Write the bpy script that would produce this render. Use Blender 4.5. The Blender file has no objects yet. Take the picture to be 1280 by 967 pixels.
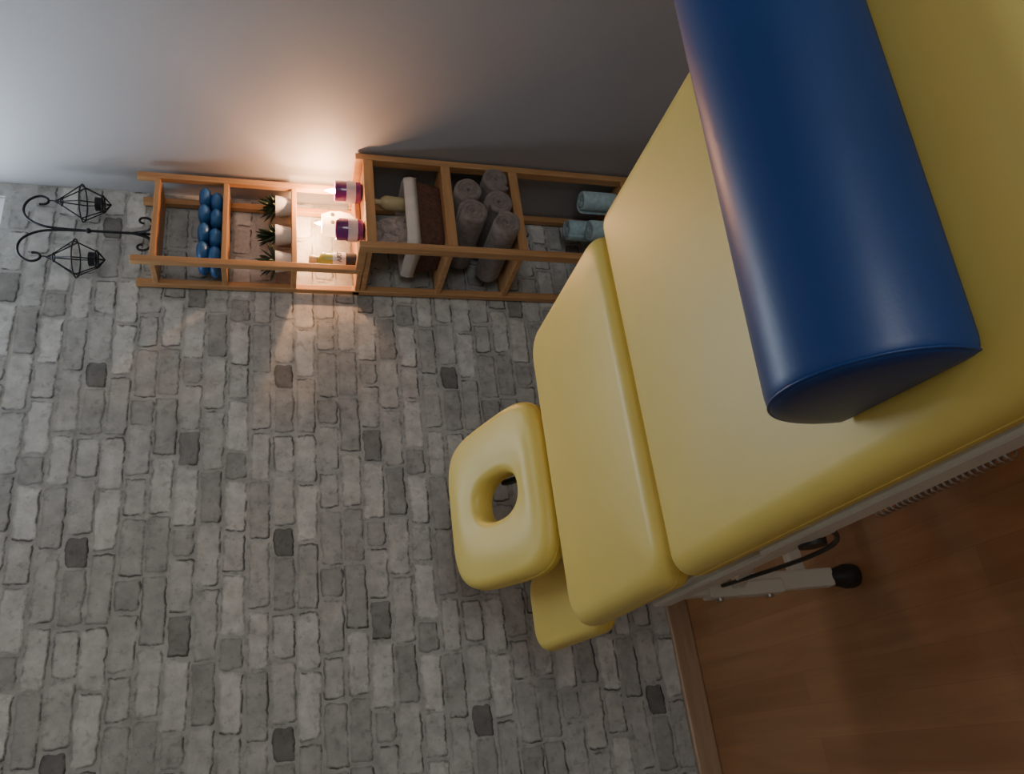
import bpy, bmesh, math, random
from mathutils import Matrix, Vector, noise as mnoise
random.seed(7)
scene = bpy.context.scene
col = scene.collection

# ------------------------------------------------------------------ materials
def newmat(name):
    m = bpy.data.materials.new(name); m.use_nodes = True
    nt = m.node_tree
    return m, nt, nt.nodes['Principled BSDF']

def mat(name, c, rough=0.5, var=0.15, scale=8, bump=0.0, bscale=200, metal=0.0, spec=0.5, sheen=0.0, coat=0.0):
    m, nt, b = newmat(name)
    tc = nt.nodes.new('ShaderNodeTexCoord')
    n = nt.nodes.new('ShaderNodeTexNoise'); n.inputs['Scale'].default_value = scale; n.inputs['Detail'].default_value = 5
    nt.links.new(tc.outputs['Object'], n.inputs['Vector'])
    r = nt.nodes.new('ShaderNodeValToRGB')
    r.color_ramp.elements[0].position = 0.3; r.color_ramp.elements[1].position = 0.7
    r.color_ramp.elements[0].color = (*[x*(1-var) for x in c], 1)
    r.color_ramp.elements[1].color = (*[min(1, x*(1+var)) for x in c], 1)
    nt.links.new(n.outputs['Fac'], r.inputs['Fac'])
    nt.links.new(r.outputs['Color'], b.inputs['Base Color'])
    b.inputs['Roughness'].default_value = rough
    b.inputs['Metallic'].default_value = metal
    b.inputs['Specular IOR Level'].default_value = spec
    b.inputs['Sheen Weight'].default_value = sheen
    b.inputs['Coat Weight'].default_value = coat
    if bump > 0:
        n2 = nt.nodes.new('ShaderNodeTexNoise'); n2.inputs['Scale'].default_value = bscale; n2.inputs['Detail'].default_value = 3
        nt.links.new(tc.outputs['Object'], n2.inputs['Vector'])
        bp = nt.nodes.new('ShaderNodeBump'); bp.inputs['Strength'].default_value = bump; bp.inputs['Distance'].default_value = 0.002
        nt.links.new(n2.outputs['Fac'], bp.inputs['Height'])
        nt.links.new(bp.outputs['Normal'], b.inputs['Normal'])
    return m

def emis(name, c, s):
    m, nt, b = newmat(name)
    b.inputs['Base Color'].default_value = (*c, 1)
    b.inputs['Emission Color'].default_value = (*c, 1)
    b.inputs['Emission Strength'].default_value = s
    return m

def wood(name, c1, c2, rough=0.45, axis=2, sc=1.0):
    m, nt, b = newmat(name)
    tc = nt.nodes.new('ShaderNodeTexCoord'); mp = nt.nodes.new('ShaderNodeMapping')
    s = [60*sc, 60*sc, 60*sc]; s[axis] = 4*sc
    mp.inputs['Scale'].default_value = s
    n = nt.nodes.new('ShaderNodeTexNoise'); n.inputs['Scale'].default_value = 1; n.inputs['Detail'].default_value = 6; n.inputs['Distortion'].default_value = 0.6
    r = nt.nodes.new('ShaderNodeValToRGB')
    r.color_ramp.elements[0].position = 0.3; r.color_ramp.elements[1].position = 0.72
    r.color_ramp.elements[0].color = (*c1, 1); r.color_ramp.elements[1].color = (*c2, 1)
    nt.links.new(tc.outputs['Object'], mp.inputs['Vector']); nt.links.new(mp.outputs['Vector'], n.inputs['Vector'])
    nt.links.new(n.outputs['Fac'], r.inputs['Fac']); nt.links.new(r.outputs['Color'], b.inputs['Base Color'])
    b.inputs['Roughness'].default_value = rough
    return m

def floor_mat():
    m, nt, b = newmat('laminate_floor')
    tc = nt.nodes.new('ShaderNodeTexCoord')
    mp = nt.nodes.new('ShaderNodeMapping'); mp.inputs['Rotation'].default_value = (0, 0, math.radians(90))
    br = nt.nodes.new('ShaderNodeTexBrick')
    br.inputs['Scale'].default_value = 1; br.inputs['Brick Width'].default_value = 0.62; br.inputs['Row Height'].default_value = 0.075
    br.inputs['Mortar Size'].default_value = 0.0005; br.inputs['Mortar Smooth'].default_value = 0.5
    br.offset = 0.37
    br.inputs['Color1'].default_value = (0.33, 0.165, 0.075, 1)
    br.inputs['Color2'].default_value = (0.39, 0.205, 0.098, 1)
    br.inputs['Mortar'].default_value = (0.27, 0.135, 0.062, 1)
    nt.links.new(tc.outputs['Object'], mp.inputs['Vector']); nt.links.new(mp.outputs['Vector'], br.inputs['Vector'])
    mp2 = nt.nodes.new('ShaderNodeMapping'); mp2.inputs['Scale'].default_value = (28, 2.2, 1)
    n = nt.nodes.new('ShaderNodeTexNoise'); n.inputs['Scale'].default_value = 1; n.inputs['Detail'].default_value = 7; n.inputs['Distortion'].default_value = 0.8
    nt.links.new(tc.outputs['Object'], mp2.inputs['Vector']); nt.links.new(mp2.outputs['Vector'], n.inputs['Vector'])
    r = nt.nodes.new('ShaderNodeValToRGB')
    r.color_ramp.elements[0].position = 0.3; r.color_ramp.elements[0].color = (0.84, 0.80, 0.76, 1)
    r.color_ramp.elements[1].position = 0.7; r.color_ramp.elements[1].color = (1.06, 1.06, 1.06, 1)
    nt.links.new(n.outputs['Fac'], r.inputs['Fac'])
    mx = nt.nodes.new('ShaderNodeMix'); mx.data_type = 'RGBA'; mx.blend_type = 'MULTIPLY'; mx.inputs[0].default_value = 1
    nt.links.new(br.outputs['Color'], mx.inputs[6]); nt.links.new(r.outputs['Color'], mx.inputs[7])
    nt.links.new(mx.outputs[2], b.inputs['Base Color'])
    b.inputs['Roughness'].default_value = 0.30
    return m

def brick_mat():
    m, nt, b = newmat('brick_wallpaper')
    tc = nt.nodes.new('ShaderNodeTexCoord')
    at = nt.nodes.new('ShaderNodeAttribute'); at.attribute_name = 'bcol'
    sp = nt.nodes.new('ShaderNodeSeparateColor'); nt.links.new(at.outputs['Color'], sp.inputs[0])
    def noi(s, d, lo, hi, plo=0.3, phi=0.7, off=0):
        n = nt.nodes.new('ShaderNodeTexNoise'); n.inputs['Scale'].default_value = s; n.inputs['Detail'].default_value = d
        n.inputs['Roughness'].default_value = 0.65
        nt.links.new(tc.outputs['Object'], n.inputs['Vector'])
        mr = nt.nodes.new('ShaderNodeMapRange'); mr.inputs[1].default_value = plo; mr.inputs[2].default_value = phi
        mr.inputs[3].default_value = lo; mr.inputs[4].default_value = hi
        nt.links.new(n.outputs['Fac'], mr.inputs[0]); return mr.outputs[0]
    def math_(op, a, b_):
        n = nt.nodes.new('ShaderNodeMath'); n.operation = op
        for i, v in enumerate((a, b_)):
            if isinstance(v, (int, float)): n.inputs[i].default_value = v
            else: nt.links.new(v, n.inputs[i])
        return n.outputs[0]
    v = math_('MULTIPLY', sp.outputs[0], noi(20, 9, 0.74, 1.20))
    v = math_('MULTIPLY', v, noi(7, 3, 0.93, 1.06))
    scr = noi(48, 6, 0.0, 1.0, 0.56, 0.64)
    v = math_('MULTIPLY', v, math_('SUBTRACT', 1.0, math_('MULTIPLY', scr, 0.20)))
    e = math_('MULTIPLY', sp.outputs[1], noi(26, 6, 0.0, 1.3, 0.36, 0.56))
    e = math_('MINIMUM', e, 1.0)
    v = math_('MULTIPLY', v, math_('SUBTRACT', 1.0, math_('MULTIPLY', e, 0.76)))
    cb = nt.nodes.new('ShaderNodeCombineColor')
    nt.links.new(math_('MULTIPLY', v, 0.98), cb.inputs[0])
    nt.links.new(math_('MULTIPLY', v, 1.0), cb.inputs[1])
    nt.links.new(math_('MULTIPLY', v, 0.975), cb.inputs[2])
    nt.links.new(cb.outputs[0], b.inputs['Base Color'])
    b.inputs['Roughness'].default_value = 0.75
    b.inputs['Specular IOR Level'].default_value = 0.25
    bp = nt.nodes.new('ShaderNodeBump'); bp.inputs['Strength'].default_value = 0.1; bp.inputs['Distance'].default_value = 0.002
    nt.links.new(v, bp.inputs['Height']); nt.links.new(bp.outputs['Normal'], b.inputs['Normal'])
    return m

M_brick = brick_mat()
M_grey = mat('grey_paint', (0.34, 0.345, 0.36), 0.62, 0.04, 2.5, 0.15, 250)
M_ceil = mat('white_ceiling', (0.6, 0.6, 0.58), 0.8, 0.03, 3, 0.1, 150)
M_plain = mat('pale_paint', (0.42, 0.40, 0.37), 0.8, 0.05, 3, 0.1, 150)
M_floor = floor_mat()
M_base = wood('baseboard_wood', (0.36, 0.24, 0.15), (0.47, 0.33, 0.22), 0.4, 0)
M_pine = wood('pine', (0.40, 0.21, 0.085), (0.55, 0.32, 0.15), 0.5, 2)
M_pineX = wood('pine_board', (0.40, 0.21, 0.085), (0.55, 0.32, 0.15), 0.5, 0)
M_yel = mat('yellow_vinyl', (0.80, 0.62, 0.15), 0.42, 0.04, 3, 0.05, 350)
M_blue = mat('blue_vinyl', (0.006, 0.045, 0.20), 0.40, 0.08, 3, 0.05, 300)
M_white = mat('white_metal', (0.62, 0.60, 0.53), 0.35, 0.05, 5)
M_wframe = mat('window_plastic', (0.8, 0.82, 0.85), 0.35, 0.03, 5)
M_black = mat('black_plastic', (0.02, 0.02, 0.02), 0.5, 0.2, 10)
M_iron = mat('wrought_iron', (0.02, 0.02, 0.025), 0.5, 0.3, 40, 0.3, 200, metal=0.6)
M_chrome = mat('steel', (0.5, 0.5, 0.5), 0.3, 0.1, 10, metal=1)
M_towel = mat('taupe_towel', (0.22, 0.185, 0.175), 0.95, 0.25, 60, 0.9, 500, sheen=0.3)
M_towelb = mat('aqua_towel', (0.42, 0.60, 0.68), 0.95, 0.15, 60, 0.9, 500, sheen=0.3)
M_bluecup = mat('blue_silicone', (0.03, 0.13, 0.34), 0.35, 0.2, 20)
M_cer = mat('white_ceramic', (0.75, 0.73, 0.70), 0.3, 0.04, 10)
M_leaf = mat('leaf', (0.02, 0.05, 0.02), 0.5, 0.4, 50)
M_soil = mat('soil', (0.03, 0.02, 0.015), 0.9, 0.3, 100, 0.5)
M_purple = mat('purple_wax_glass', (0.16, 0.02, 0.16), 0.15, 0.3, 12, coat=0.5)
M_lab = mat('label_paper', (0.6, 0.55, 0.6), 0.6, 0.1, 30)
M_wick = mat('wicker', (0.10, 0.045, 0.03), 0.7, 0.4, 90, 0.8, 120)
M_cloth = mat('white_cloth', (0.68, 0.64, 0.6), 0.9, 0.06, 20, 0.6, 200)
M_cream = mat('cream_plastic', (0.62, 0.52, 0.30), 0.35, 0.08, 12)
M_green = mat('green_bottle', (0.35, 0.42, 0.08), 0.25, 0.1, 12)
M_flame = emis('flame', (1.0, 0.66, 0.30), 120)
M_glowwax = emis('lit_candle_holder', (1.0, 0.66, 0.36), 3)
M_pack = mat('plastic_pack', (0.45, 0.38, 0.36), 0.2, 0.3, 25, 0.6, 60, coat=0.5)
mg, nt, bb = newmat('window_glass')
bb.inputs['Transmission Weight'].default_value = 1; bb.inputs['Roughness'].default_value = 0.0; bb.inputs['IOR'].default_value = 1.02
M_glass = mg

# ------------------------------------------------------------------ helpers
def empty(name, loc=(0, 0, 0)):
    e = bpy.data.objects.new(name, None); e.location = loc; e.empty_display_size = 0.1
    col.objects.link(e); return e

def link(name, me, m, parent, smooth=False):
    ob = bpy.data.objects.new(name, me); col.objects.link(ob)
    if m: me.materials.append(m)
    if parent:
        ob.parent = parent
        ob.matrix_parent_inverse = Matrix.Translation(-parent.location)
    if smooth:
        for p in me.polygons: p.use_smooth = True
    return ob

def mesh(name, v, f, m, parent=None, smooth=False):
    me = bpy.data.meshes.new(name); me.from_pydata(v, [], f)
    bm = bmesh.new(); bm.from_mesh(me); bmesh.ops.recalc_face_normals(bm, faces=bm.faces); bm.to_mesh(me); bm.free()
    me.update()
    return link(name, me, m, parent, smooth)

def box(name, lo, hi, m, parent=None, bev=0.003, rot=None):
    c = [(a+b)/2 for a, b in zip(lo, hi)]; s = [(b-a)/2 for a, b in zip(lo, hi)]
    v = [(x*s[0], y*s[1], z*s[2]) for x in (-1, 1) for y in (-1, 1) for z in (-1, 1)]
    f = [(0, 1, 3, 2), (4, 6, 7, 5), (0, 4, 5, 1), (2, 3, 7, 6), (0, 2, 6, 4), (1, 5, 7, 3)]
    ob = mesh(name, v, f, m, parent)
    ob.location = c
    if rot: ob.rotation_euler = rot
    if bev > 0:
        md = ob.modifiers.new('b', 'BEVEL'); md.width = bev; md.segments = 2
    return ob

def beam(name, p0, p1, w, h, m, parent, bev=0.003):
    p0 = Vector(p0); p1 = Vector(p1); d = p1-p0; L = d.length
    ob = box(name, (-w/2, -h/2, -L/2), (w/2, h/2, L/2), m, parent, bev)
    ob.location = (p0+p1)/2
    ob.rotation_euler = d.to_track_quat('Z', 'Y').to_euler()
    return ob

def lathe(name, prof, loc, m, parent=None, seg=36, rot=None, ribs=0, ribamp=0):
    v = []; f = []
    for r, z in prof:
        for i in range(seg):
            a = 2*math.pi*i/seg
            rr = r*(1+ribamp*math.cos(ribs*a)) if ribs else r
            v.append((rr*math.cos(a), rr*math.sin(a), z))
    for k in range(len(prof)-1):
        for i in range(seg):
            j = (i+1) % seg
            f.append((k*seg+i, k*seg+j, (k+1)*seg+j, (k+1)*seg+i))
    f.append(tuple(range(seg))[::-1]); f.append(tuple((len(prof)-1)*seg+i for i in range(seg)))
    ob = mesh(name, v, f, m, parent, True)
    ob.location = loc
    if rot: ob.rotation_euler = rot
    if hasattr(ob.data, 'set_sharp_from_angle'): ob.data.set_sharp_from_angle(angle=math.radians(45))
    return ob

def tube(name, pts, r, m, parent, cyclic=False, smooth=True):
    cu = bpy.data.curves.new(name, 'CURVE'); cu.dimensions = '3D'; cu.bevel_depth = r; cu.bevel_resolution = 3
    if smooth:
        s = cu.splines.new('NURBS'); s.points.add(len(pts)-1)
        for i, p in enumerate(pts): s.points[i].co = (*p, 1)
        s.order_u = 3; s.use_endpoint_u = True; s.use_cyclic_u = cyclic; s.resolution_u = 6
    else:
        s = cu.splines.new('POLY'); s.points.add(len(pts)-1)
        for i, p in enumerate(pts): s.points[i].co = (*p, 1)
        s.use_cyclic_u = cyclic
    cu.use_fill_caps = True
    ob = bpy.data.objects.new(name, cu); col.objects.link(ob); cu.materials.append(m)
    if parent:
        ob.parent = parent; ob.matrix_parent_inverse = Matrix.Translation(-parent.location)
    return ob

def rrect(a, b, rc, z, m=10):
    rc = max(rc, 0.002); out = []
    for q, (sx, sy) in enumerate(((1, 1), (-1, 1), (-1, -1), (1, -1))):
        cx, cy = sx*(a-rc), sy*(b-rc)
        for k in range(m+1):
            t = math.pi/2*(q + k/m)
            out.append((cx+rc*math.cos(t), cy+rc*math.sin(t), z))
    return out

def rings_mesh(name, rings, m, parent, closed=False, caps=True):
    v = [p for r in rings for p in r]; n = len(rings[0]); f = []
    K = len(rings)
    for k in range(K if closed else K-1):
        k2 = (k+1) % K
        for i in range(n):
            j = (i+1) % n
            f.append((k*n+i, k*n+j, k2*n+j, k2*n+i))
    if caps and not closed:
        f.append(tuple(range(n))[::-1]); f.append(tuple((K-1)*n+i for i in range(n)))
    return mesh(name, v, f, m, parent, True)

def pad(name, cx, cy, zt, a, b, rc, th, re, m, parent, puff=0.006):
    R = [rrect(a-0.012, b-0.012, rc-0.012, -th), rrect(a-0.003, b-0.003, rc-0.003, -th+0.006), rrect(a, b, rc, -th+0.014)]
    for k in range(9):
        t = math.pi/2*k/8
        i = re*(1-math.cos(t)); R.append(rrect(a-i, b-i, rc-i*0.6, -re+re*math.sin(t)*0.97))
    mi = min(a, b)
    for k in range(1, 7):
        i = re+(mi*0.75-re)*k/6
        R.append(rrect(a-i, b-i, max(rc*0.8-i*0.6, 0.02), -re*0.03+puff*math.sin(math.pi/2*k/6)))
    ob = rings_mesh(name, R, m, parent); ob.location = (cx, cy, zt)
    s = tube(name+'_welt', rrect(a-0.0002, b-0.0002, rc, -re-0.004), 0.0012, m, parent, True, False); s.location = (cx, cy, zt)
    return ob

# ------------------------------------------------------------------ room
XL, XR, YB, YF, ZC = -1.5, 1.83, 2.30, -3.0, 2.6
W1 = (0.62, 1.777, 2.066, 2.48)      # high window in the brick wall  (x0,x1,z0,z1)
W2 = (-0.6, 1.2, 0.95, 2.25)         # unseen window, added in the wall behind to supply the main light

def wall_with_window(lo, hi, win, axis_y, th):
    y0, y1 = (axis_y, axis_y+th)
    rects = [(lo[0], win[0], lo[1], hi[1]), (win[1], hi[0], lo[1], hi[1]), (win[0], win[1], lo[1], win[2]), (win[0], win[1], win[3], hi[1])]
    v = []; f = []
    for x0, x1, z0, z1 in rects:
        b0 = len(v)
        v += [(x, y, z) for x in (x0, x1) for y in (y0, y1) for z in (z0, z1)]
        f += [tuple(b0+i for i in q) for q in [(0, 1, 3, 2), (4, 6, 7, 5), (0, 4, 5, 1), (2, 3, 7, 6), (0, 2, 6, 4), (1, 5, 7, 3)]]
    return v, f

v, f = wall_with_window((XL, 0), (XR, ZC), W1, YB, 0.18)
cols = [(0.44, 0.0, 0)]*len(v)
REP = 0.53; RH = REP/8
rr = random.Random(21)
rows = []
for r in range(8):
    if r == 0:   w = [0.085, 0.165, 0.125, 0.155]
    elif r == 4: w = [0.115, 0.15, 0.085, 0.18]
    elif r % 2:  w = [0.175, 0.16, 0.195] if r != 5 else [0.19, 0.165, 0.175]
    else:        w = [0.155, 0.09, 0.165, 0.12]
    if r == 0: off = 1.148-0.0425
    elif r == 4: off = 0.91-0.0575
    else: off = rr.random()*REP
    br = []
    x = off
    for k, ww in enumerate(w):
        dark = (r in (0, 4) and k == 0)
        s = (0.20 if r == 0 else 0.27) if dark else rr.choice([0.56, 0.60, 0.53, 0.49, 0.43, 0.58, 0.38])*rr.uniform(0.96, 1.04)
        if ww < 0.1 and not dark: s = rr.uniform(0.34, 0.42)
        br.append((x, ww, s, rr.randint(0, 99999)))
        x += ww
    rows.append(br)
zc = 1.22
cnt = 0
for n_ in range(-20, 24):
    zmid = zc+n_*RH
    z0, z1 = zmid-RH/2, zmid+RH/2
    if z0 < 0.0 or z1 > ZC+0.01: continue
    for (x0, ww, s, sd) in rows[n_ % 8]:
        for k in range(-8, 8):
            a, b = x0+k*REP, x0+k*REP+ww
            if a < XL+0.002 or b > XR+0.08: continue
            b = min(b, XR-0.001)
            if b-a < 0.02: continue
            if z1 > W1[2]-0.0 and z0 < W1[3] and b > W1[0] and a < W1[1]: continue
            cnt += 1
            yb = YB-0.0008-0.00008*(cnt % 7)
            r2 = random.Random(sd)
            gl, gr, gb, gt = [r2.uniform(0.0015, 0.0065) for _ in range(4)]
            inner_w = (b-a)-gl-gr; inner_h = RH-gb-gt
            nx = max(4, int(ww/0.008)); nz = 7
            pts = []
            for i in range(nx): pts.append((i/nx, 0, 'b'))
            for i in range(nz): pts.append((1, i/nz, 'r'))
            for i in range(nx): pts.append((1-i/nx, 1, 't'))
            for i in range(nz): pts.append((0, 1-i/nz, 'l'))
            st = {'b': r2.uniform(0.5, 1.0), 'r': r2.uniform(0.0, 0.9), 't': r2.uniform(0.0, 0.6), 'l': r2.uniform(0.2, 1.0)}
            base = len(v); N = len(pts)
            ox, oz = r2.random()*50, r2.random()*50
            outer = []; mid = []; inn = []
            tilt = r2.uniform(-0.004, 0.004)
            cx_, cz_ = (a+b)/2, zmid
            for (pu, pv, sd_) in pts:
                x = a+gl+pu*inner_w; z = z0+gb+pv*inner_h+tilt*(pu-0.5)
                q1 = Vector((pu*ww*32+ox, pv*2.2+oz, 0)); q2 = Vector((pu*ww*110+ox, pv*7+oz, 5))
                dx = mnoise.noise(q1)*0.006+mnoise.noise(q2)*0.003
                dz = mnoise.noise(q1+Vector((0, 0, 9)))*0.006+mnoise.noise(q2+Vector((0, 0, 9)))*0.003
                cu_ = 0.004 if (pu in (0, 1)) and (pv in (0, 1)) else 0
                x += dx+(0.5-pu)*2*cu_*0.5; z += dz+(0.5-pv)*2*cu_*0.5
                x = min(x, XR-0.001)
                def ins(t):
                    kx = 1-t/(inner_w/2); kz = 1-t/(inner_h/2)
                    return (cx_+(x-cx_)*kx, yb, cz_+(z-cz_)*kz)
                outer.append((x, yb, z)); mid.append(ins(0.0030)); inn.append(ins(0.0075))
            v += outer+mid+inn
            ed = [st[p[2]] for p in pts]
            cols += [(s, e*1.0, 0) for e in ed]+[(s, e*0.9, 0) for e in ed]+[(s, 0.0, 0)]*N
            for L in (0, 1):
                for i in range(N):
                    j = (i+1) % N
                    f.append((base+L*N+i, base+L*N+j, base+(L+1)*N+j, base+(L+1)*N+i))
            f.append(tuple(base+2*N+i for i in range(N)))
me = bpy.data.meshes.new('wall_back'); me.from_pydata(v, [], f); me.update()
ca = me.color_attributes.new('bcol', 'FLOAT_COLOR', 'POINT')
for i, c in enumerate(cols): ca.data[i].color = (c[0], c[1], c[2], 1)
link('wall_back', me, M_brick, None)

box('wall_right', (XR, YF-0.1, 0), (XR+0.1, YB+0.18, ZC), M_grey, None, 0)
box('wall_left', (XL-0.1, YF-0.1, 0), (XL, YB+0.18, ZC), M_plain, None, 0)
v, f = wall_with_window((XL, 0), (XR, ZC), W2, YF-0.1, 0.1)
mesh('wall_front', v, f, M_plain)
box('floor', (XL-0.1, YF-0.1, -0.1), (XR+0.1, YB+0.18, 0), M_floor, None, 0)
box('ceiling', (XL-0.1, YF-0.1, ZC), (XR+0.1, YB+0.18, ZC+0.1), M_ceil, None, 0)
box('baseboard_back', (XL, YB-0.018, 0), (XR, YB-0.0015, 0.072), M_base, None, 0.004)
box('baseboard_left', (XL, YF, 0), (XL+0.016, YB-0.02, 0.072), M_base, None, 0.004)

def window(name, W, y, depth):
    e = empty(name, ((W[0]+W[1])/2, y, (W[2]+W[3])/2))
    t = 0.045
    x0, x1, z0, z1 = W
    box('frame_bottom', (x0, y, z0), (x1, y+depth, z0+t), M_wframe, e)
    box('frame_top', (x0, y, z1-t), (x1, y+depth, z1), M_wframe, e)
    box('frame_left', (x0, y, z0+t), (x0+t, y+depth, z1-t), M_wframe, e)
    box('frame_right', (x1-t, y, z0+t), (x1, y+depth, z1-t), M_wframe, e)
    xm = (x0+x1)/2
    box('mullion', (xm-0.025, y, z0+t), (xm+0.025, y+depth, z1-t), M_wframe, e)
    box('pane', (x0+t, y+depth/2-0.003, z0+t), (x1-t, y+depth/2+0.003, z1-t), M_glass, e, 0)
    return e
window('window_1', W1, YB+0.01, 0.05)
window('window_rear_added', W2, YF-0.075, 0.05)  # unseen opening added to go with the rear lamp

# ------------------------------------------------------------------ massage table
TX0, TX1, TZ = 0.194, 0.838, 0.70
tcx = (TX0+TX1)/2; ta = (TX1-TX0)/2
T = empty('massage_table', (tcx, 0.3, 0))
pad('main_pad', tcx, (1.042-0.95)/2, TZ, ta, (1.042+0.95)/2, 0.03, 0.062, 0.032, M_yel, T)
pad('neck_pad', tcx, (1.05+1.485)/2, TZ, ta, (1.485-1.05)/2, 0.06, 0.062, 0.032, M_yel, T)
NF = 96
def fout(a, b, z, n=4.6):
    out = []
    for i in range(NF):
        t = 2*math.pi*i/NF
        c, s = math.cos(t), math.sin(t)
        x = a*math.copysign(abs(c)**(2/n), c); y = b*math.copysign(abs(s)**(2/n), s)
        x *= 1-0.10*max(0, (y/b+1)/2)**2
        out.append((x, y, z))
    return out
def face_pad(name, a, b, th, re, hx, hy, hyc):
    def ell(grow, z):
        return [((hx+grow)*math.copysign(abs(math.cos(2*math.pi*i/NF))**0.85, math.cos(2*math.pi*i/NF)), hyc+(hy+grow)*math.copysign(abs(math.sin(2*math.pi*i/NF))**0.85, math.sin(2*math.pi*i/NF)), z) for i in range(NF)]
    R = [fout(a-0.008, b-0.008, -th), fout(a, b, -th+0.010)]
    for k in range(8):
        t = math.pi/2*k/7; i = re*(1-math.cos(t))
        R.append(fout(a-i, b-i, -re+re*math.sin(t)))
    o = fout(a-re, b-re, 0); rh = 0.022
    e0 = ell(rh, 0)
    for k in range(1, 8):
        s = k/8; R.append([(p[0]*(1-s)+q[0]*s, p[1]*(1-s)+q[1]*s, 0.005*math.sin(math.pi*s)) for p, q in zip(o, e0)])
    for k in range(7):
        t = math.pi/2*k/6
        R.append(ell(rh*(1-math.sin(t)), -rh*(1-math.cos(t))))
    R.append(ell(0, -th+0.006)); R.append(ell(0.006, -th))
    return rings_mesh(name, R, M_yel, T, closed=True)
tilt = math.radians(22)
fp = face_pad('face_rest', 0.200, 0.182, 0.058, 0.026, 0.052, 0.076, -0.010)
fp.location = (0.528, 1.672, 0.772); fp.rotation_euler = (tilt, 0, 0)
w = tube('face_rest_welt', fout(0.2002, 0.1822, -0.032), 0.0014, M_yel, T, True, False)
w.location = fp.location; w.rotation_euler = fp.rotation_euler
for sx in (-0.1, 0.1):
    beam('face_rest_bar', (tcx+sx, 1.36, 0.622), (tcx+sx, 1.60, 0.665), 0.016, 0.016, M_black, T)
beam('face_rest_bracket', (0.516-0.14, 1.575, 0.664), (0.516+0.14, 1.575, 0.664), 0.03, 0.012, M_black, T)
beam('face_rest_lever', (0.565, 1.60, 0.66), (0.585, 1.74, 0.715), 0.012, 0.02, M_black, T)
# arm rest
p = pad('arm_rest_pad', 0.287, 1.665, 0.645, 0.092, 0.160, 0.05, 0.05, 0.022, M_yel, T)
p.rotation_euler = (math.radians(8), 0, 0)
bpy.data.objects['arm_rest_pad_welt'].rotation_euler = p.rotation_euler
beam('arm_rest_arm', (0.287, 1.38, 0.59), (0.287, 1.60, 0.592), 0.02, 0.02, M_black, T)
# frame
for sx, nm in ((0.209, 'rail_left'), (TX1-0.014, 'rail_right')):
    box(nm, (sx-0.018, -0.93, 0.597), (sx+0.018, 0.90, 0.637), M_white, T, 0.005)
    s2 = 'head_'+nm
    box(s2, (sx-0.015, 0.80, 0.583), (sx+0.015, 1.27, 0.620), M_white, T, 0.005)
    box(nm+'_deck', (sx-0.006, 1.055, 0.620), (sx+0.018, 1.42, 0.637), M_white, T, 0.003)
    h = lathe(nm+'_hinge', [(0.018, -0.022), (0.018, 0.022)], (sx, 0.845, 0.592), M_black, T, 20, (0, math.pi/2, 0))
for i, y in enumerate((-0.9, 0.3, 0.86, 1.25)):
    box('cross_bar_%d' % i, (TX0+0.025, y-0.015, 0.595), (TX1-0.025, y+0.015, 0.625), M_white, T, 0.004)
for yy, nm in ((1.50, 'head'), (-0.45, 'foot')):
    for lx in (0.262, 0.764):
        side = 'l' if lx < 0.5 else 'r'
        box('%s_leg_%s' % (nm, side), (lx-0.02, yy-0.015, 0.065), (lx+0.02, yy+0.015, 0.50), M_white, T, 0.004)
        box('%s_leg_plate_%s' % (nm, side), (lx-0.026, yy-0.021, 0.20), (lx+0.004, yy+0.018, 0.38), M_white, T, 0.004)
        for bz in (0.23, 0.35):
            lathe('%s_bolt_%s_%d' % (nm, side, int(bz*100)), [(0.009, -0.004), (0.009, 0.004)], (lx-0.028, yy, bz), M_chrome, T, 12, (0, math.pi/2, 0))
        lathe('%s_foot_%s' % (nm, side), [(0.024, 0), (0.027, 0.010), (0.027, 0.028), (0.022, 0.045), (0.016, 0.07)], (lx, yy, 0.0), M_black, T, 24)
        s = -1 if yy > 0 else 1
        beam('%s_brace_%s' % (nm, side), (lx, yy, 0.48), (lx, yy+s*0.30, 0.60), 0.026, 0.03, M_white, T)
        beam('%s_diag_%s' % (nm, side), (lx, yy, 0.30), (lx, yy+s*0.60, 0.595), 0.022, 0.026, M_white, T)
    box('%s_leg_cross' % nm, (0.28, yy-0.012, 0.13), (0.746, yy+0.012, 0.165), M_white, T, 0.004)
pts = []
for i in range(0, 22*10):
    a = 2*math.pi*i/10
    pts.append((0.210+0.012*math.cos(a), 0.56+0.20*i/220, 0.555+0.012*math.sin(a)))
tube('spring', pts, 0.0016, M_chrome, T, False, False)
tube('cable', [(0.215, 0.83, 0.585), (0.215, 0.90, 0.50), (0.225, 1.02, 0.42), (0.24, 1.2, 0.36), (0.255, 1.46, 0.36)], 0.004, M_black, T)

# ------------------------------------------------------------------ bolster
BY = 0.490
B = empty('bolster_cushion', (0.55, BY, TZ+0.006))
R0, hc = 0.094, 0.030
def bprof(x, s):
    out = []
    a0 = -math.asin(hc/R0)
    n = 56
    for i in range(n+1):
        t = a0+(math.pi-2*a0)*i/n
        y = R0*math.cos(t); z = hc+R0*math.sin(t)
        out.append((y, z))
    yb_ = R0*math.cos(a0)
    base = [(-yb_+0.012, -0.002), (-yb_*0.5, -0.002), (0, -0.002), (yb_*0.5, -0.002), (yb_-0.012, -0.002)]
    out = out+base
    cz = 0.05
    return [(x, BY+y*s, TZ+0.008+cz+(z-cz)*s) for y, z in out]
bx0, bx1 = 0.246, 0.875
R = []
R.append(bprof(bx0-0.004, 0.35)); R.append(bprof(bx0-0.003, 0.75)); R.append(bprof(bx0-0.001, 0.93)); R.append(bprof(bx0+0.001, 0.965)); R.append(bprof(bx0+0.005, 0.988)); R.append(bprof(bx0+0.014, 1.0))
for k in range(1, 8): R.append(bprof(bx0+0.014+(bx1-bx0-0.028)*k/8, 1.0))
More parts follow.
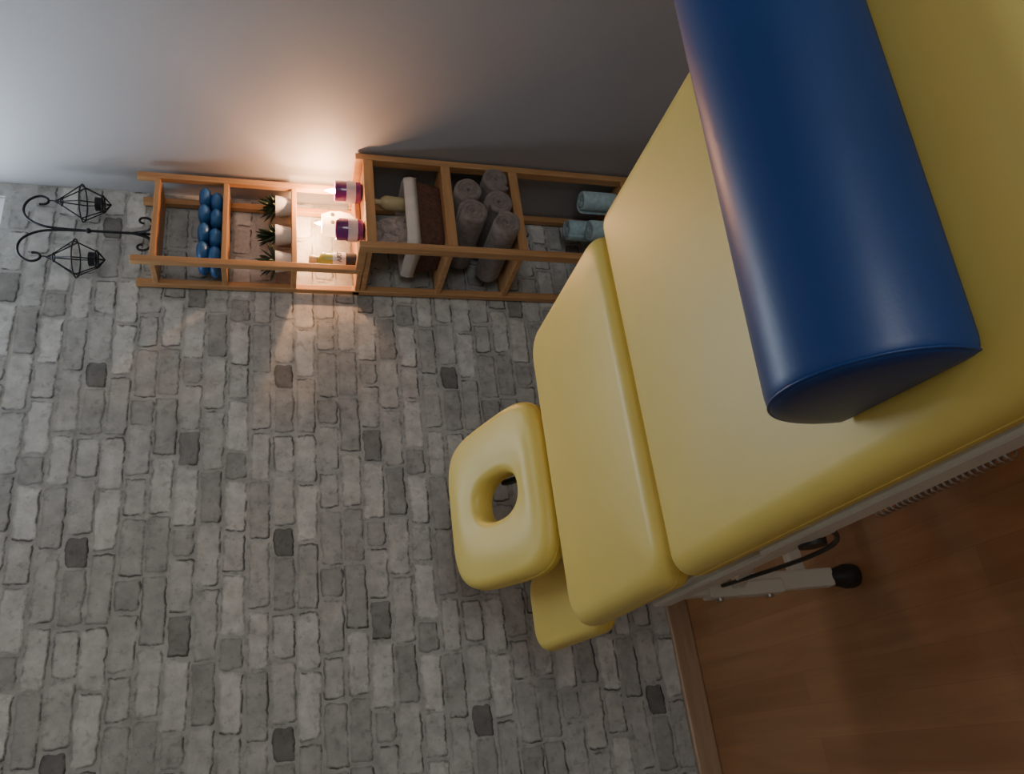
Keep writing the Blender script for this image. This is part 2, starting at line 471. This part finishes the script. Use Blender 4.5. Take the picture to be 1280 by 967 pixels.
R.append(bprof(bx1-0.014, 1.0)); R.append(bprof(bx1-0.005, 0.988)); R.append(bprof(bx1-0.001, 0.965)); R.append(bprof(bx1+0.001, 0.93)); R.append(bprof(bx1+0.004, 0.35))
rings_mesh('cover', R, M_blue, B)
tube('end_welt', bprof(bx0+0.002, 0.977), 0.0013, M_blue, B, True, False)
tube('end_welt_2', bprof(bx1-0.002, 0.977), 0.0013, M_blue, B, True, False)
B.rotation_euler = (0, 0, math.radians(-4.5))

# ------------------------------------------------------------------ shelf
S = empty('wooden_shelf', (1.64, 2.15, 0))
LX0, LX1, LY0, LY1 = 1.452, 1.822, 2.012, 2.292
p = 0.024
for nm, x, y in (('post_fl', LX0, LY0), ('post_fr', LX1-p, LY0), ('post_bl', LX0, LY1-p), ('post_br', LX1-p, LY1-p)):
    box(nm, (x, y, 0.0), (x+p, y+p+0.008 if y < 2.1 else LY1, 1.0), M_pine, S, 0.003)
for i, z in enumerate((0.974, 0.717, 0.481, 0.06)):
    box('board_%d' % i, (LX0+0.004, LY0+0.006, z-0.018), (LX1-0.004, LY1-0.002, z), M_pineX, S, 0.002)
    box('rail_%d' % i, (LX0+p, LY0, z-0.03), (LX1-p, LY0+0.014, z+0.002), M_pineX, S, 0.002)
UX0, UX1, UY0, UY1 = 1.452, 1.790, 2.145, 2.292
for nm, x, y in (('upper_post_fl', UX0, UY0), ('upper_post_fr', UX1-0.022, UY0), ('upper_post_bl', UX0, UY1-0.022), ('upper_post_br', UX1-0.022, UY1-0.022)):
    box(nm, (x, y, 0.974), (x+0.022, y+0.022, 1.664), M_pine, S, 0.003)
for i, z in enumerate((1.612, 1.408, 1.197, 0.992)):
    box('upper_board_%d' % i, (UX0+0.003, UY0+0.004, z-0.016), (UX1-0.003, UY1-0.002, z), M_pineX, S, 0.002)
box('brace', (LX0+0.001, LY0+0.03, 0.974), (LX0+0.021, UY0, 1.0), M_pine, S, 0.002)
box('brace_2', (LX1-0.021, LY0+0.03, 0.974), (LX1-0.001, LY1, 1.0), M_pine, S, 0.002)

# blue massage cups
C = empty('blue_massage_cups', (1.62, 2.2, 1.409))
k = 0
for i in range(4):
    for j in range(2):
        for yy in (2.185, 2.25):
            x = 1.508+i*0.070+(0.014 if j else 0)+random.uniform(-.004, .004)
            k += 1
            lathe('cup_%d' % k, [(0.014, 0), (0.027, 0.005), (0.034, 0.016), (0.034, 0.023), (0.026, 0.033), (0.014, 0.037)], (x, yy, 1.4095+j*0.036), M_bluecup, C, 24,
                  (random.uniform(-.08, .08), 0, 0))

# potted plants
for x, y in ((1.722, 2.19), (1.613, 2.20), (1.510, 2.20)):
    P = empty('potted_succulent', (x, y, 1.1975))
    lathe('pot', [(0.026, 0), (0.028, 0.003), (0.035, 0.045), (0.0355, 0.05), (0.032, 0.05), (0.030, 0.04)], (x, y, 1.1975), M_cer, P, 32)
    lathe('soil', [(0.029, 0.0), (0.030, 0.004)], (x, y, 1.1975+0.038), M_soil, P, 24)
    vv = []; ff = []
    for l in range(40):
        az = random.uniform(0, 6.28); el = random.uniform(0.25, 1.45); L = random.uniform(0.040, 0.074)
        d = Vector((math.cos(az)*math.cos(el), math.sin(az)*math.cos(el), math.sin(el)))
        sd = d.cross(Vector((0, 0, 1))).normalized(); up = sd.cross(d)
        o = Vector((x, y, 1.24)); b0 = len(vv)
        for t, wd in ((0, 0.002), (0.35, 0.006), (0.7, 0.007), (1.0, 0.0006)):
            c = o+d*L*t
            vv += [tuple(c+sd*wd), tuple(c+up*wd*0.5), tuple(c-sd*wd), tuple(c-up*wd*0.5)]
        for s_ in range(3):
            for q in range(4):
                q2 = (q+1) % 4
                ff.append((b0+s_*4+q, b0+s_*4+q2, b0+s_*4+4+q2, b0+s_*4+4+q))
        ff.append((b0+12, b0+13, b0+14, b0+15))
    mesh('leaves', vv, ff, M_leaf, P, True)

def flame(x, y, z, P, s=1.0):
    lathe('flame', [(0.001*s, 0), (0.005*s, 0.006*s), (0.006*s, 0.011*s), (0.004*s, 0.019*s), (0.0006, 0.030*s)], (x, y, z), M_flame, P, 16)
for i, (x, y) in enumerate(((1.722, 2.09), (1.565, 2.085))):
    P = empty('purple_jar_candle', (x, y, 0.976))
    z0 = 0.9765
    lathe('jar', [(0.028, 0), (0.034, 0.004), (0.036, 0.03), (0.036, 0.082), (0.034, 0.086), (0.031, 0.084), (0.031, 0.066)], (x, y, z0), M_purple, P, 36)
    lathe('label', [(0.0365, 0.02), (0.0366, 0.021), (0.0366, 0.049), (0.0365, 0.05)], (x, y, z0), M_lab, P, 36)
    lathe('wick', [(0.001, 0), (0.001, 0.012)], (x, y, z0+0.066), M_black, P, 8)
    if i == 0: flame(x, y, z0+0.076, P, 1.4)
x, y, z0 = 1.672, 2.20, 0.9935
P = empty('tealight_holder', (x, y, z0))
hz = 1.35
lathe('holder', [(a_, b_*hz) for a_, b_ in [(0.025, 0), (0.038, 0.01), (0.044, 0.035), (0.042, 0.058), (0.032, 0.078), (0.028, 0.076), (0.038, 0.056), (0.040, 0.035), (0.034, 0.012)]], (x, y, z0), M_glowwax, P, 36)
for dx in (-0.020, 0.012):
    o = lathe('eye_hole', [(0.007, 0), (0.007, 0.003)], (x+dx-0.005, y-0.042, z0+0.072), M_black, P, 20, (math.pi/2, 0, 0))
flame(x, y, z0+0.09, P, 1.3)
x, y, z0 = 1.512, 2.18, 0.9935
P = empty('oil_bottle', (x, y, z0))
lathe('base', [(0.022, 0), (0.026, 0.003), (0.026, 0.04)], (x, y, z0), M_black, P, 32)
lathe('body', [(0.0258, 0.04), (0.0258, 0.10), (0.022, 0.112), (0.012, 0.118), (0.011, 0.128)], (x, y, z0), M_green, P, 32)
lathe('cap', [(0.013, 0.126), (0.0135, 0.128), (0.0135, 0.148), (0.012, 0.15)], (x, y, z0), M_cream, P, 24)
lathe('label', [(0.0262, 0.034), (0.0264, 0.035), (0.0264, 0.075), (0.0262, 0.076)], (x, y, z0), M_cer, P, 32)
tx = bpy.data.curves.new('label_text', 'FONT'); tx.body = 'ART'; tx.size = 0.022; tx.align_x = 'CENTER'; tx.extrude = 0.0004
to = bpy.data.objects.new('label_text', tx); col.objects.link(to); tx.materials.append(M_black)
to.parent = P; to.matrix_parent_inverse = Matrix.Translation(-P.location)
to.location = (x-0.004, y-0.0272, z0+0.048); to.rotation_euler = (math.pi/2, 0, 0)

# basket
P = empty('wicker_basket', (1.635, 2.145, 0.7175))
def brings(z, a, b, rc): return [(p_[0]+1.635, p_[1]+2.145, z) for p_ in rrect(a, b, rc, 0)]
z = 0.718
R = [brings(z, .120, .088, .03)]
for k in range(9):
    s = k/8; wob = 0.0025*(k % 2)
    R.append(brings(z+0.004+s*0.10, .122+s*.014+wob, .090+s*.012+wob, .034))
R += [brings(z+0.104, .128, .094, .03), brings(z+0.02, .115, .083, .03)]
rings_mesh('weave', R, M_wick, P)
# lining: soft folded-over cloth with a wavy hem
def lring(z, a, b, rc, amp):
    out = []
    for i, p_ in enumerate(rrect(a, b, rc, 0)):
        w1 = amp*mnoise.noise(Vector((p_[0]*30, p_[1]*30, 4)))
        w2 = 0.35*amp*mnoise.noise(Vector((p_[0]*45, p_[1]*45, z*60)))
        out.append((p_[0]*(1+w2*3)+1.635, p_[1]*(1+w2*3)+2.145, z+w1))
    return out
R = [lring(z+0.085, .141, .106, .036, .012), lring(z+0.080, .144, .109, .038, .012), lring(z+0.100, .145, .110, .038, .006), lring(z+0.121, .142, .107, .036, .005), lring(z+0.125, .136, .101, .034, .005), lring(z+0.120, .130, .096, .03, .004), lring(z+0.05, .120, .086, .03, 0)]
rings_mesh('cloth_lining', R, M_cloth, P, caps=False)
bt = lathe('lotion_bottle', [(0.012, 0), (0.024, 0.003), (0.025, 0.10), (0.018, 0.115), (0.010, 0.12), (0.010, 0.14), (0.008, 0.142)], (1.715, 2.13, 0.80), M_cream, P, 28, (0.25, -0.15, 0))
vv = []; ff = []
n = 12
for i in range(n+1):
    for j in range(n+1):
        u, w_ = i/n-0.5, j/n-0.5
        vv.append((1.585+u*0.12, 2.12+0.02*mnoise.noise(Vector((u*7, w_*7, 3)))+w_*0.05, 0.875+w_*0.13+0.012*mnoise.noise(Vector((u*9, w_*9, 8)))))
for i in range(n):
    for j in range(n): ff.append((i*(n+1)+j, (i+1)*(n+1)+j, (i+1)*(n+1)+j+1, i*(n+1)+j+1))
o = mesh('plastic_pack', vv, ff, M_pack, P); md = o.modifiers.new('s', 'SOLIDIFY'); md.thickness = 0.012

def towel_roll(name, loc, R, L, m, parent, rot=(0, 0, 0), turns=4.2, ph=0, sq=1.0):
    th = R/turns*0.86; n = 130; vv = []; ff = []
    for i in range(n+1):
        s = i/n; a = ph+2*math.pi*turns*s; r = 0.004+(R-0.004-th*0.5)*s
        wob = 1+0.05*mnoise.noise(Vector((math.cos(a)*1.5, math.sin(a)*1.5, s*3+ph)))
        off = 0.006*mnoise.noise(Vector((s*11, ph, 0)))
        for rr_ in (r-th/2, r+th/2):
            rr_ = max(rr_, 0.001)*wob
            for y_ in (-L/2+off, -L/2+0.008+off, L/2-0.006, L/2):
                k_ = -0.002 if y_ in (-L/2+off, L/2) and rr_ > r else 0
                vv.append(((rr_+k_)*math.cos(a), y_, (rr_+k_)*math.sin(a)*sq))
    for i in range(n):
        b = i*8; c = b+8
        loop = [0, 1, 2, 3, 7, 6, 5, 4]
        for q in range(8):
            q2 = (q+1) % 8
            ff.append((b+loop[q], b+loop[q2], c+loop[q2], c+loop[q]))
    ff.append((0, 1, 2, 3, 7, 6, 5, 4)); e = n*8
    ff.append(tuple(e+q for q in (0, 1, 2, 3, 7, 6, 5, 4)))
    o = mesh(name, vv, ff, m, parent, True); o.location = loc; o.rotation_euler = rot
    return o
P = empty('rolled_towels', (1.63, 2.13, 0.482))
zt = 0.4825
for i, (x, zz, y0, ph) in enumerate(((1.535, .053, 2.095, .3), (1.641, .053, 2.12, 2), (1.744, .053, 2.125, 4), (1.587, .150, 2.11, 1), (1.694, .150, 2.13, 3))):
    towel_roll('roll_%d' % (i+1), (x, y0, zt+zz), 0.0535, 0.27 if i else 0.28, M_towel, P, (0, 0, 0), 3.0, ph, 0.96)
P = empty('rolled_towels', (1.7, 2.13, 0.062))
for i, (x, y, L) in enumerate(((1.755, 2.085, 0.13), (1.70, 2.18, 0.16), (1.63, 2.085, 0.12), (1.56, 2.20, 0.10))):
    towel_roll('blue_roll_%d' % (i+1), (x, y, 0.064+L/2), 0.042, L, M_towelb, P, (math.radians(-90), 0, 0), 3.4, i)

# ------------------------------------------------------------------ candelabra
cxl, cyl = 1.607, 2.225
K = empty('hanging_lantern_candelabra', (cxl, cyl, 1.613))
tube('shaft', [(cxl, cyl, 1.62), (cxl, cyl, 1.75), (cxl, cyl, 1.90)], 0.004, M_iron, K, False, False)
lathe('knob', [(0.003, -0.008), (0.008, -0.003), (0.008, 0.003), (0.003, 0.008)], (cxl, cyl, 1.80), M_iron, K, 16)
for s in (-1, 1):
    X = lambda d: cxl+s*d
    sn = 'l' if s < 0 else 'r'
    tube('arm_'+sn, [(X(0), cyl, 1.80), (X(0.002), cyl, 1.88), (X(0.010), cyl, 1.94), (X(0.045), cyl, 1.985), (X(0.095), cyl, 1.985), (X(0.125), cyl, 1.95), (X(0.112), cyl, 1.918), (X(0.088), cyl, 1.925), (X(0.090), cyl, 1.945)], 0.0038, M_iron, K)
    tube('foot_'+sn, [(X(0), cyl, 1.68), (X(0.008), cyl, 1.635), (X(0.035), cyl, 1.617), (X(0.062), cyl, 1.63), (X(0.062), cyl, 1.658), (X(0.042), cyl, 1.660), (X(0.040), cyl, 1.645)], 0.0038, M_iron, K)
    tube('foot_depth_'+sn, [(cxl, cyl, 1.66), (cxl, cyl+s*0.02, 1.62), (cxl, cyl+s*0.045, 1.617)], 0.0036, M_iron, K)
    lx = X(0.104); zt_ = 1.905
    tube('hook_'+sn, [(lx, cyl, 1.922), (lx+0.006, cyl, 1.912), (lx, cyl, zt_)], 0.0018, M_iron, K)
    for q in range(6):
        a = q*math.pi/3
        c_, s_ = math.cos(a), math.sin(a)
        tube('cage_%d' % q, [(lx, cyl, zt_), (lx+0.012*c_, cyl+0.012*s_, zt_-0.02), (lx+0.058*c_, cyl+0.058*s_, zt_-0.080)], 0.0019, M_iron, K, False, False)
        tube('cage_low_%d' % q, [(lx+0.058*c_, cyl+0.058*s_, zt_-0.080), (lx+0.026*c_, cyl+0.026*s_, zt_-0.140), (lx, cyl, zt_-0.160)], 0.0019, M_iron, K, False, False)
    for rad, dz in ((0.058, 0.080), (0.027, 0.137), (0.013, 0.02)):
        tube('ring', [(lx+rad*math.cos(2*math.pi*t/24), cyl+rad*math.sin(2*math.pi*t/24), zt_-dz) for t in range(24)], 0.0022, M_iron, K, True, False)
    lathe('votive_cup', [(0.014, 0), (0.020, 0.003), (0.022, 0.022), (0.020, 0.022), (0.018, 0.006)], (lx, cyl, zt_-0.138), M_iron, K, 20)

# ------------------------------------------------------------------ lights
def area(name, loc, target, sx, sy, power, c):
    l = bpy.data.lights.new(name, 'AREA'); l.shape = 'RECTANGLE'; l.size = sx; l.size_y = sy; l.energy = power; l.color = c
    o = bpy.data.objects.new(name, l); col.objects.link(o); o.location = loc
    d = Vector(target)-Vector(loc); o.rotation_euler = d.to_track_quat('-Z', 'Y').to_euler()
    return o
area('window_daylight', (1.2, YB-0.01, 2.27), (1.2, 1.0, 1.75), 1.05, 0.34, 17, (0.78, 0.89, 1.0))
area('rear_added_light', (0.3, YF+0.03, 1.60), (0.3, 1.0, 1.60), 1.7, 1.2, 31, (1.0, 0.96, 0.88))  # added lamp behind the camera, lights the brick wall and table
def pt(name, loc, e, c, r):
    l = bpy.data.lights.new(name, 'POINT'); l.energy = e; l.color = c; l.shadow_soft_size = r
    o = bpy.data.objects.new(name, l); col.objects.link(o); o.location = loc
pt('candle_light', (1.722, 2.09, 1.10), 8.0, (1.0, 0.50, 0.24), 0.012)
pt('tealight_light', (1.672, 2.20, 1.13), 4.0, (1.0, 0.55, 0.28), 0.015)
w = bpy.data.worlds.new('world'); scene.world = w; w.use_nodes = True
w.node_tree.nodes['Background'].inputs[0].default_value = (0.65, 0.82, 1.0, 1)
w.node_tree.nodes['Background'].inputs[1].default_value = 2.0

# ------------------------------------------------------------------ camera
cam = bpy.data.cameras.new('camera'); cam.sensor_fit = 'HORIZONTAL'; cam.sensor_width = 36; cam.lens = 982/1280*36
cam.clip_start = 0.02
co = bpy.data.objects.new('camera', cam); col.objects.link(co)
x = Vector((-.1212, -.2618, -.9575)).normalized(); z = Vector((-.4176, -.8617, .2884)); z = (z-x*z.dot(x)).normalized(); y = z.cross(x)
mt = Matrix((x, y, z)).transposed().to_4x4(); mt.translation = (0, 0, 1.245)
co.matrix_world = mt
scene.camera = co
